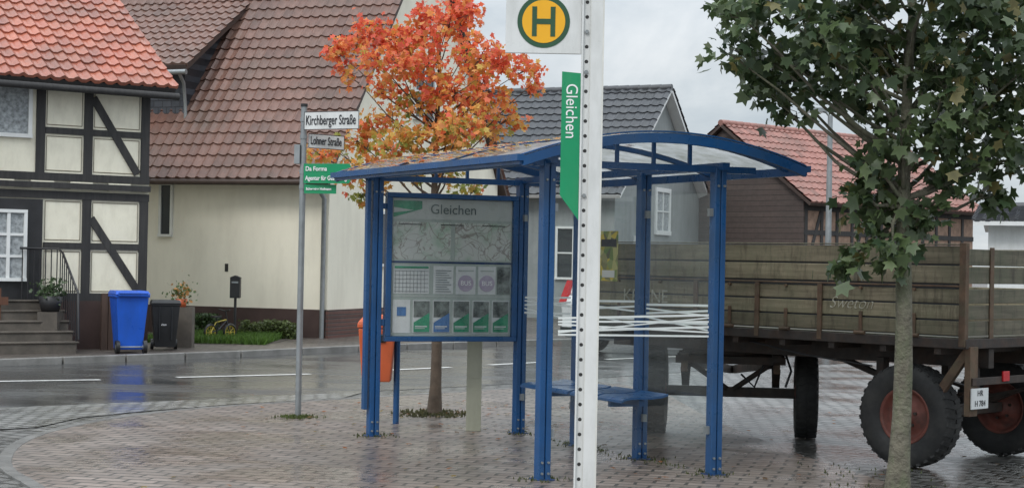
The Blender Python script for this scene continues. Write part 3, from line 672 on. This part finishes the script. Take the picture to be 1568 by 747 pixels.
# ------------------------------------------------------------ bus stop sign
bs=empty('bus_stop_sign',(.52,11.2,0))
b=B()
b.box(-.02,.072,-.045,.045,0,3.75,M_white)
b.box(-.072,-.0201,-.02,.045,0,3.75,M_white)
b.box(-.078,-.066,-.045,-.02,0,3.75,M_white)
b.box(-.0205,-.0165,-.0465,-.045,0,3.75,M_offwhite)
b.box(.062,.0725,-.0475,-.045,0,3.75,M_offwhite)
b.done('pole',bs,bevel=.003)
b=B()
for i in range(37): z=.05+i*.1; b.cyl((-.043,-.0195,z),(-.043,-.0215,z),.0125,M_hole,n=12)
for z in (2.83,2.0,3.1,3.42): b.cyl((-.043,-.02,z+.05),(-.043,-.034,z+.05),.014,M_galv,n=6)
b.done('holes_and_bolts',bs)
b=B(); b.box(-.59,-.078,-.012,.012,3.0,3.56,M_white); b.done('plate',bs,bevel=.004)
b=B(); cx,cz=-.335,3.215
b.cyl((cx,-.0125,cz),(cx,-.015,cz),.177,M_hgreen,n=64,smooth=False); b.cyl((cx,-.0155,cz),(cx,-.0175,cz),.145,M_yellow,n=64,smooth=False)
b.box(cx-.078,cx-.046,-.0205,-.0178,cz-.10,cz+.10,M_hgreen); b.box(cx+.046,cx+.078,-.0205,-.0178,cz-.10,cz+.10,M_hgreen); b.box(cx-.0458,cx+.0458,-.0203,-.0178,cz-.018,cz+.018,M_hgreen)
b.done('h_symbol',bs)
b=B(); b.prism([(-.205,-.03,2.88),(-.079,-.03,2.87),(-.079,-.03,1.885),(-.205,-.03,2.05)],(0,.012,0),M_green); b.done('name_blade',bs)
text('name_text','Gleichen',.112,(-.140,-.0325,2.80),(0,0,-1),(1,0,0),M_txtw,bs,'LEFT',sx=.93)
# ------------------------------------------------------------ street name sign
sn=empty('street_name_sign',(-2.1,16.6,0))
b=B(); b.cyl((0,0,0),(0,0,3.1),.031,M_galv,n=16); b.cyl((0,0,3.1),(0,0,3.13),.036,M_black,n=16); b.box(-.085,-.03,-.05,.05,2.53,2.72,M_galv)
for z in (2.97,2.8,2.45,2.3): b.cyl((0,0,z-.02),(0,0,z+.02),.037,M_galv,n=16)
b.done('pole',sn)
def plate(name,ang,ln,z0,z1,mat,lines,tm,arrow=False,fit=False):
    Mx=Matrix.Rotation(ang,4,'Z'); b=B(Mx)
    if arrow: b.prism([(.03,-.045,z0),(ln-.06,-.045,z0),(ln,-.045,(z0+z1)/2),(ln-.06,-.045,z1),(.03,-.045,z1)],(0,.006,0),mat)
    else:
        b.box(.03,ln,-.045,-.039,z0,z1,mat)
        if mat is M_white:
            for a,c,d,e in ((.03,ln,z0,z0+.006),(.03,ln,z1-.006,z1),(.03,.036,z0+.0061,z1-.0061),(ln-.006,ln,z0+.0061,z1-.0061)): b.box(a,c,-.0465,-.0455,d,e,M_ink)
    b.done(name,sn)
    for (s,z,size,wd) in lines:
        o=text(name+'_text',s,size,Mx@Vector((.05,-.050,z)),Mx.to_3x3()@Vector((1,0,0)),(0,0,1),tm,sn,bold=.001)
        bpy.context.view_layer.update(); dx=o.dimensions[0]; k=wd/dx if dx>.01 else 1
        o.matrix_local=o.matrix_local@Matrix.Diagonal((k,1,1,1))
plate('upper_plate',R(-25),.66,2.865,3.045,M_white,[('Kirchberger Straße',2.955,.135,.57)],M_ink)
plate('lower_plate',R(40),.46,2.69,2.835,M_white,[('Lohner Straße',2.765,.115,.37)],M_ink)
plate('green_plate',R(-18),.58,2.335,2.53,M_green,[('Da Forma',2.478,.062,.23),('Agentur für Gestaltung',2.385,.062,.45)],M_txtw,arrow=True)
plate('small_green_plate',R(-10),.36,2.235,2.325,M_green,[('Schwerter Hofmann',2.28,.036,.26)],M_txtw)
# ------------------------------------------------------------ litter bin, cabinet post
lb=empty('litter_bin',(-1.17,16.1,0))
b=B(); b.cyl((.08,.0,0),(.08,0,1.15),.03,M_blue,n=14)
def rbox(b,cx,cy,z0,z1,w0,d0,w1,d1,mat):
    b.add([(cx-w0,cy-d0,z0),(cx+w0,cy-d0,z0),(cx+w0,cy+d0,z0),(cx-w0,cy+d0,z0),(cx-w1,cy-d1,z1),(cx+w1,cy-d1,z1),(cx+w1,cy+d1,z1),(cx-w1,cy+d1,z1)],[(3,2,1,0),(4,5,6,7),(0,1,5,4),(1,2,6,5),(2,3,7,6),(3,0,4,7)],mat)
rbox(b,-.11,-.02,.42,.93,.135,.11,.175,.14,M_binred); rbox(b,-.11,-.02,.935,.985,.185,.15,.185,.15,M_binred); rbox(b,-.11,-.02,.985,1.06,.185,.15,.12,.09,M_binred)
b.box(-.2,-.02,-.172,-.15,.80,.88,M_black); b.done('bin_body',lb,bevel=.015)
ub=empty('utility_pillar',(-.33,15.62,0)); b=B(); b.box(-.07,.07,-.05,.05,0,1.25,M_beige); b.box(-.078,.078,-.058,.058,1.25,1.29,M_beige); b.box(-.05,.05,-.0515,-.05,.5,1.1,M_beige); b.done('pillar_body',ub,bevel=.006)
# ------------------------------------------------------------ farm trailer
tr=empty('farm_trailer',(3.53,12.94,0),math.atan2(.714,-.70))
BL=4.05; BW=1.78
b=B()
def planks(fn,z0,z1,n):
    h=(z1-z0)/n
    for i in range(n): fn(z0+i*h+.007,z0+(i+1)*h-.007,i)
for zz0,zz1,n_,order in ((1.08,1.455,3,(2,0,1)),(1.485,1.79,2,(1,2))):
    for yy in (0,-BW+.03):
        planks(lambda a,c,i,yy=yy,order=order:b.box(.04,BL-.04,yy-.03+random.uniform(-.003,.003),yy+random.uniform(-.006,0),a,c,M_planks[order[i]]),zz0,zz1,n_)
b.box(.05,BL-.05,-.027,-.015,1.08,1.785,M_dark)
b.done('side_boards',tr,bevel=.005)
b=B()
for zz0,zz1,n_ in ((1.08,1.455,3),(1.485,1.77,2)):
    for xx in (0,BL-.03): planks(lambda a,c,i,xx=xx:b.box(xx,xx+.03,-BW+.04,-.04,a,c,M_plankd),zz0,zz1,n_)
b.box(.03,BL-.03,-BW+.03,-.03,1.03,1.07,M_plankd); b.done('end_boards',tr,bevel=.004)
b=B()
for x in (0.0,BL-.05):
    for y in (.01,-BW-.01+.0): b.box(x-.01,x+.045,y-.05,y+.005,1.0,1.81,M_rust)
for x in (1.35,2.0,2.68): b.box(x-.022,x+.022,0,.018,1.0,1.46,M_rust)
for x in (1.0,2.4): b.box(x-.02,x+.02,.0,.016,1.49,1.78,M_plankd)
for x in (.45,.95,1.7,2.3,3.1,3.6): 
    b.box(x-.016,x+.016,.0,.012,1.07,1.25,M_rust); b.cyl((x-.05,.018,1.075),(x+.05,.018,1.075),.016,M_rust,n=8)
    b.cyl((x,.0,1.44),(x,.022,1.44),.014,M_rust,n=6)
b.box(.05,BL-.05,.0,.012,1.464,1.478,M_rust)
b.box(.05,BL-.05,-.02,.008,1.792,1.802,M_plankd)
b.box(-.012,0,-BW+.3,-BW+.36,1.0,1.78,M_rust); b.box(-.012,0,-.42,-.36,1.0,1.78,M_rust)
b.box(.0,BL,-.06,.012,.985,1.06,M_chassis); b.box(0,BL,-BW,-BW+.06,.985,1.06,M_chassis); b.box(-.015,.05,-BW,0,.985,1.06,M_chassis); b.box(BL-.05,BL+.01,-BW,0,.985,1.06,M_chassis)
for y in (-.45,-1.33): b.box(.02,BL-.02,y-.04,y+.04,.82,.98,M_chassis)
for x in np.arange(.25,BL,.5): b.box(x-.03,x+.03,-BW+.02,-.02,.93,1.02,M_chassis)
for y in (-.38,-1.40):
    for k in range(4): b.prism([(.56-.42+k*.07,y-.035,.60+.02-k*.022),(.56,y-.035,.52-k*.022),(.56+.42-k*.07,y-.035,.62-k*.022),(.56+.42-k*.07,y-.035,.64-k*.022),(.56,y-.035,.54-k*.022),(.56-.42+k*.07,y-.035,.64-k*.022)],(0,.07,0),M_chassis)
    for xx in (.14,.98): b.beam((xx,y,.62),(xx,y,.86),.07,.09,M_chassis)
b.cyl((.56,-.15,.42),(.56,-1.63,.42),.045,M_chassis); b.box(.50,.62,-1.5,-.28,.39,.47,M_chassis)
b.beam((.56,-.9,.42),(1.9,-.9,.85),.05,.05,M_chassis)
b.box(-.03,.02,-.16,-.04,.46,1.0,M_rust); b.box(-.03,.02,-1.7,-1.56,.5,1.0,M_rust); b.box(-.045,-.03,-1.62,-.06,.70,.76,M_chassis)
b.beam((.0,-.08,.98),(.26,-.08,.62),.05,.07,M_rust)
b.box(-.06,-.045,-.60,-.50,.72,.80,M_red)
b.done('frame_and_fittings',tr,bevel=.003)
b=B(); b.box(-.06,-.05,-.27,-.02,.52,.68,M_white); b.done('number_plate',tr)
text('plate_text1','HR',.065,(-.062,-.145,.64),(0,-1,0),(0,0,1),M_ink,tr,'CENTER'); text('plate_text2','H 784',.065,(-.062,-.145,.56),(0,-1,0),(0,0,1),M_ink,tr,'CENTER')
M_fade=pm('faded_paint',(.42,.41,.34),.8,.4,25,0,dirt=(.2,.17,.10),dscale=(9,9,9),damt=1)
text('board_text','KRONE',.17,(3.28,.004,1.30),(-1,0,0),(0,0,1),M_fade,tr,'CENTER',sx=.95)
o=text('board_script','Sweton',.14,(1.05,.004,1.31),(-1,0,0),(0,.0,1),M_fade,tr,'CENTER',bold=-.003); o.data.shear=.4
def wheel(b,c,axis,Rr,w,rim,treads=34):
    c=Vector(c);ax=Vector(axis).normalized()
    b.lathe(c,ax,[(-w*.36,Rr*.54),(-w*.48,Rr*.64),(-w*.5,Rr*.8),(-w*.46,Rr*.93),(-w*.38,Rr*.98),(w*.38,Rr*.98),(w*.46,Rr*.93),(w*.5,Rr*.8),(w*.48,Rr*.64),(w*.36,Rr*.54)],M_tyre,40)
    for s in (-1,1):
        b.lathe(c,ax*s,[(w*.36,Rr*.55),(w*.40,Rr*.53),(w*.30,Rr*.48),(w*.12,Rr*.44),(w*.10,Rr*.36),(w*.26,Rr*.26),(w*.30,Rr*.2),(w*.46,Rr*.17),(w*.5,Rr*.12),(w*.5,0)],rim,32)
        u=ax.orthogonal().normalized();v=ax.cross(u)
        for k in range(6):
            t=k*math.pi/3; p=c+(u*math.cos(t)+v*math.sin(t))*Rr*.23; b.cyl(p+ax*s*w*.28,p+ax*s*w*.36,.013,M_chassis,n=6)
    u=ax.orthogonal().normalized();v=ax.cross(u)
    for k in range(treads):
        for s in (-1,1):
            t=2*math.pi*(k+(.5 if s>0 else 0))/treads; rd=u*math.cos(t)+v*math.sin(t); tg=ax.cross(rd)
            a=c+rd*Rr*.975+ax*s*w*.04; e=c+rd*Rr*.955+ax*s*w*.45+tg*.02
            b.beam(a,e,.034,.02,M_tyre,up=rd)
b=B()
wheel(b,(.56,-.14,.42),(0,1,0),.42,.24,M_rim); wheel(b,(.56,-1.64,.42),(0,1,0),.42,.24,M_rim)
FA=Matrix.Translation((2.96,-.87,0))@Matrix.Rotation(R(-8)-math.atan2(.714,-.70),4,'Z')
b.M=FA
wheel(b,(-.70,0,.42),(1,0,0),.42,.21,M_rim); wheel(b,(.70,0,.42),(1,0,0),.42,.21,M_rim)
b.done('wheels',tr)
b=B(FA); b.box(-.66,.66,-.05,.05,.37,.46,M_chassis)
for x in (-.42,.42):
    for k in range(4): b.prism([(x-.035,-.40+k*.07,.64-k*.022),(x-.035,0,.53-k*.022),(x-.035,.40-k*.07,.64-k*.022),(x-.035,.40-k*.07,.66-k*.022),(x-.035,0,.55-k*.022),(x-.035,-.40+k*.07,.66-k*.022)],(.07,0,0),M_chassis)
    b.box(x-.04,x+.04,-.45,.45,.72,.79,M_chassis)
    for yy in (-.4,.4): b.beam((x,yy,.62),(x,yy,.75),.06,.08,M_rust)
for yy in (-.4,0,.4): b.box(-.5,.5,yy-.04,yy+.04,.70,.77,M_chassis)
b.lathe((0,0,.80),(0,0,1),[(-.02,.36),(.03,.36),(.03,.44),(-.02,.44),(-.02,.36)],M_chassis,32)
b.beam((-.42,-.35,.74),(0,0,.42),.04,.04,M_chassis); b.beam((.42,-.35,.74),(0,0,.42),.04,.04,M_chassis)
b.beam((-.35,.3,.66),(0,2.0,.5),.07,.08,M_chassis); b.beam((.35,.3,.66),(0,2.0,.5),.07,.08,M_chassis); b.lathe((0,2.06,.5),(0,0,1),[(-.02,.04),(.02,.04),(.02,.08),(-.02,.08),(-.02,.04)],M_chassis,16)
b.tube([(.5,-.3,.8),(.55,-.42,.65),(.5,-.42,.5)],.012,M_dark,6); b.tube([(.3,-.4,.7),(.22,-.48,.5),(.1,-.3,.6)],.01,M_dark,6)
b.M=Matrix.Identity(4)
b.tube([(2.3,-.2,.95),(1.6,-.1,.86),(.9,-.1,.8)],.008,M_dark,6)
b.done('steering_axle',tr)
# ------------------------------------------------------------ parked car
car=empty('parked_car',(1.42,29.2,0),math.atan2(.6,.8))
b=B(); W=.88
side=[(0,.35),(.02,.62),(-.02,.9),(.06,1.02),(2.9,1.0),(3.9,.88),(4.15,.72),(4.2,.4),(4.1,.25),(.1,.25)]
b.prism([(x,-W,z) for x,z in side],(0,2*W,0),M_carw)
cab=[(.08,1.02),(.32,1.58),(.5,1.68),(2.0,1.66),(2.3,1.58),(3.05,1.0)]
vs=[(x,-W+.02+(z-1)*.22,z) for x,z in cab]+[(x,W-.02-(z-1)*.22,z) for x,z in cab]; k=len(cab)
b.add(vs,[tuple(range(k)),tuple(range(k,2*k))[::-1]]+[(i,(i+1)%k,k+(i+1)%k,k+i) for i in range(k)],M_carw)
b.done('body',car,bevel=.05)
b=B()
b.add([(.07,-.60,1.08),(.07,.60,1.08),(.26,.55,1.52),(.26,-.55,1.52)],[(0,1,2,3)],M_win)
for s in (-1,1):
    for xa,xb in ((.5,1.4),(1.47,2.5)): 
        t=.05 if xb<2 else .3
        b.add([(xa,s*(W-.0),1.06),(xb,s*(W-.0),1.06),(xb-t,s*(W-.095),1.52),(xa+.08,s*(W-.095),1.52)],[(0,1,2,3)],M_win)
    b.prism([(-.04,s*.70,.88),(-.04,s*.885,.88),(.10,s*.83,1.28),(.10,s*.73,1.28)],(.07,0,0),M_red)
b.box(-.04,0,-.26,.26,.72,.82,M_white); b.box(-.06,.1,-.8,.8,.3,.45,M_black)
b.done('windows_and_lights',car)
b=B()
for x in (.75,3.3):
    for s in (-1,1): wheel(b,(x,s*(W-.09),.31),(0,1,0),.31,.2,M_galv,1)
b.done('wheels',car)
# ------------------------------------------------------------ street lamp
sl=empty('street_lamp',(7.6,40,0)); b=B(); b.cyl((0,0,0),(0,0,5.25),.085,M_galv,.06); b.tube([(0,0,5.2),(-.1,0,5.32),(-.25,0,5.36)],.03,M_galv); 
b.box(-.65,-.1,-.1,.1,5.33,5.42,M_galv); b.box(-.6,-.2,-.08,.08,5.30,5.33,M_white); b.done('pole_and_head',sl)
# ------------------------------------------------------------ bins
def wheelie(loc,rz,k,mat,kz=1):
    e=empty('wheelie_bin',loc,rz); e.scale=(k,k,k*kz); b=B()
    rbox(b,0,0,.06,.86,.20,.20,.27,.30,mat); b.box(-.29,.29,-.32,.31,.86,.90,mat); 
    rbox(b,0,-.01,.905,.96,.295,.335,.27,.28,mat); b.box(-.25,.25,.30,.36,.88,.93,mat); b.cyl((-.24,.36,.93),(.24,.36,.93),.018,mat,n=8)
    for x in (-.12,.12): b.box(x-.012,x+.012,-.31,-.22,.2,.84,mat)
    b.done('body',e,bevel=.015); b=B()
    for x in (-.23,.23): b.cyl((x-.03,.24,.1),(x+.03,.24,.1),.1,M_black,n=20); b.cyl((x-.032,.24,.1),(x+.032,.24,.1),.04,M_galv,n=12)
    b.cyl((-.2,.24,.1),(.2,.24,.1),.012,M_galv); b.done('wheels',e); return e
wheelie((-5.85,25.5,.09),R(205),.90,M_binblue,1.1); wheelie((-5.50,26.5,.09),R(15),.80,M_black,1.03)
text('bin_label','cbm',.05,(-5.5,26.22,.5),(1,0,0),(0,0,1),M_txtw,None)
o=bpy.data.objects['bin_label']; pb=bpy.data.objects['wheelie_bin.001']; bpy.context.view_layer.update(); o.parent=pb; o.matrix_parent_inverse=pb.matrix_world.inverted()
# ------------------------------------------------------------ small things near houses
def tuft(name,regions,colr,h,n_,parent=None,mat=M_leafo,wd=.012):
    V=[];F=[];Cc=[]
    for (fx) in range(n_):
        x,y,z=regions(); a=random.uniform(0,6.28); hh=h*random.uniform(.5,1.2); dx,dy=math.cos(a)*wd,math.sin(a)*wd; lx,ly=random.gauss(0,.3)*hh,random.gauss(0,.3)*hh
        o=len(V); V+=[(x-dx,y-dy,z),(x+dx,y+dy,z),(x+lx,y+ly,z+hh)]; F.append((o,o+1,o+2)); k=random.uniform(.5,1.3); Cc+=[(colr[0]*k,colr[1]*k,colr[2]*k,1)]*3
    me=bpy.data.meshes.new(name); me.from_pydata(V,[],F); ca=me.color_attributes.new('Col','FLOAT_COLOR','POINT'); ca.data.foreach_set('color',np.array(Cc).ravel()); me.materials.append(mat)
    return link(bpy.data.objects.new(name,me),parent)
sheet('grass_soil',[(-6.3,28.6),(-4.7,28.3),(-4.1,29.2),(-4.0,31.3),(-6.4,32)],.096,M_soil)
tuft('grass',lambda:(random.uniform(-6.3,-4.2),random.uniform(28.5,31.2),.09),(.09,.17,.03),.14,16000)
def leafbox(name,x0,x1,y0,y1,z0,z1,n_,col,size):
    P=rng.uniform(0,1,(n_,3)); P=P*np.array([x1-x0,y1-y0,z1-z0])+np.array([x0,y0,z0]); P[:,2]-=(rng.uniform(0,.3,n_)*(z1-z0))*(np.sin(P[:,0]*9)>.3); P[:,2]=np.maximum(P[:,2],z0)
    c=np.array(col)[None]*rng.uniform(.5,1.5,(n_,1)); return leaves(name,P,rng.normal(0,1,(n_,3)),rng.uniform(.6,1.2,n_)*size,c,M_leafg,None)
leafbox('hedge',-5.0,-3.9,30.6,31.1,.1,.42,3500,(.09,.12,.035),.035)
leafbox('shrub',-6.6,-5.5,31.2,31.7,.1,.5,2500,(.05,.09,.03),.04)
tuft('weeds',lambda:((lambda a,r:(-2.1+math.cos(a)*r,16.55+math.sin(a)*r*.8,.012))(random.uniform(0,6.28),abs(random.gauss(0,.10))+.03)),(.10,.13,.04),.03,260)
tuft('moss_tufts',lambda:((lambda a,r:(-.77+math.cos(a)*r,17.2+math.sin(a)*r,.012))(random.uniform(0,6.28),random.uniform(.05,.45))),(.10,.10,.045),.03,600)
def jw():
    k=random.random()
    if k<.5:
        p=random.choice(list(posts.values())); q=SK@Vector((p[0],p[1],0)); return (.252+q.x+random.gauss(0,.09),12.18+q.y+random.gauss(0,.09),.012)
    if k<.65: return (.52+random.gauss(0,.1),11.2+random.gauss(0,.1),.012)
    if k<.85: t=random.random(); q=SK@Vector((LX,t*LY,0)); return (.252+q.x+random.gauss(0,.05),12.18+q.y+random.gauss(0,.03),.012)
    return (random.uniform(2.3,3.3),random.uniform(10.7,13.5),.012)
tuft('joint_weeds',jw,(.10,.12,.045),.025,900,wd=.008)
mb=empty('mailbox_post',(-5.0,30.2,.09)); b=B(); b.cyl((0,0,0),(0,0,1.0),.025,M_dark); b.box(-.09,.09,-.08,.08,.75,1.12,M_dark); b.prism([(-.1,-.09,1.12),(.1,-.09,1.12),(0,-.09,1.16)],(0,.18,0),M_dark); b.box(-.06,.06,-.083,-.08,1.02,1.05,M_galv); b.done('box_and_post',mb,bevel=.008)
M_yel=pm('bike_yellow',(.42,.33,.05),.4,.1)
bk=empty('child_bicycle',(-5.12,29.4,.09),R(50)); b=B()
for x in (-.22,.22):
    b.lathe((x,0,.16),(0,1,0),[(-.02,.13),(0,.16),(.02,.13),(0,.11),(-.02,.13)],M_black,24); b.lathe((x,0,.16),(0,1,0),[(-.006,.112),(.006,.112),(.006,.098),(-.006,.098),(-.006,.112)],M_yel,20)
    b.cyl((x,-.02,.16),(x,.02,.16),.02,M_yel,n=10)
    for k in range(4): a=k*math.pi/4; b.cyl((x-.1*math.cos(a),0,.16-.1*math.sin(a)),(x+.1*math.cos(a),0,.16+.1*math.sin(a)),.006,M_yel,n=5)
b.tube([(-.22,0,.16),(-.05,0,.2),(.13,0,.36),(.22,0,.16)],.014,M_dark,6); b.tube([(-.05,0,.2),(-.1,0,.42)],.012,M_dark,6); b.tube([(-.22,0,.16),(-.1,0,.34),(.13,0,.38)],.012,M_yel,6)
b.tube([(.16,0,.3),(.11,0,.54)],.012,M_dark,6); b.tube([(.08,-.15,.56),(.11,0,.53),(.08,.15,.56)],.013,M_black,6); b.box(-.18,-.02,-.05,.05,.42,.45,M_black); b.done('frame_and_wheels',bk)
fp=empty('flower_pot',(-7.0,25.3,.2)); b=B(); b.lathe((0,0,.5),(0,0,1),[(0,0),(0,.13),(.24,.19),(.24,.16),(.2,.0)],M_dark,20); b.box(-.15,.15,-.15,.15,-.1,.5,M_stone); b.done('pot',fp)
P=rng.normal(0,.1,(260,3))+np.array([0,0,.84]); leaves('plant',P,rng.normal(0,1,(260,3)),rng.uniform(.5,1,260)*.05,np.array([[.07,.11,.05]])*rng.uniform(.5,1.6,(260,1)),M_leafg,fp)
fq=empty('flower_pot',(-5.4,27.3,0)); b=B(); b.box(-.2,.2,-.12,.12,.0,.75,M_stone); b.lathe((0,0,.75),(0,0,1),[(0,0),(0,.07),(.13,.1),(.13,.08),(.11,0)],M_binred,18); b.done('pot',fq)
P=rng.normal(0,.09,(200,3))+np.array([0,0,.98]); cc=np.where(rng.uniform(0,1,(200,1))<.3,np.array([[.6,.3,.1]]),np.array([[.08,.14,.04]])); leaves('plant',P,rng.normal(0,1,(200,3)),rng.uniform(.5,1,200)*.05,cc,M_leafg,fq)
wf=empty('wooden_fence',(-7.72,25.0,0),R(33)); b=B(); M_fw=woodmat('fence_wood',(.09,.035,.02),(.16,.07,.04),axis=2)
for x in (-1.2,0.0): b.box(x-.05,x+.05,-.05,.05,.05,1.05,M_fw); b.box(x-.06,x+.06,-.06,.06,.05,.2,M_galv)
b.box(-2,.15,-.075,-.05,.80,.92,M_fw); b.box(-2,.15,-.075,-.05,.40,.5,M_fw); b.done('posts_and_rails',wf)
M_fw2=woodmat('screen_wood',(.05,.03,.022),(.10,.06,.045),axis=2)
ws=empty('wooden_screen',(-6.15,26.2,0),R(33)); b=B()
for i in range(4): b.box(-.3+i*.11,-.2+i*.11,-.02,.02,.08,.98,M_fw2)
b.box(-.3,.14,.02,.05,.3,.38,M_fw2); b.box(-.3,.14,.02,.05,.75,.83,M_fw2); b.done('slats',ws)
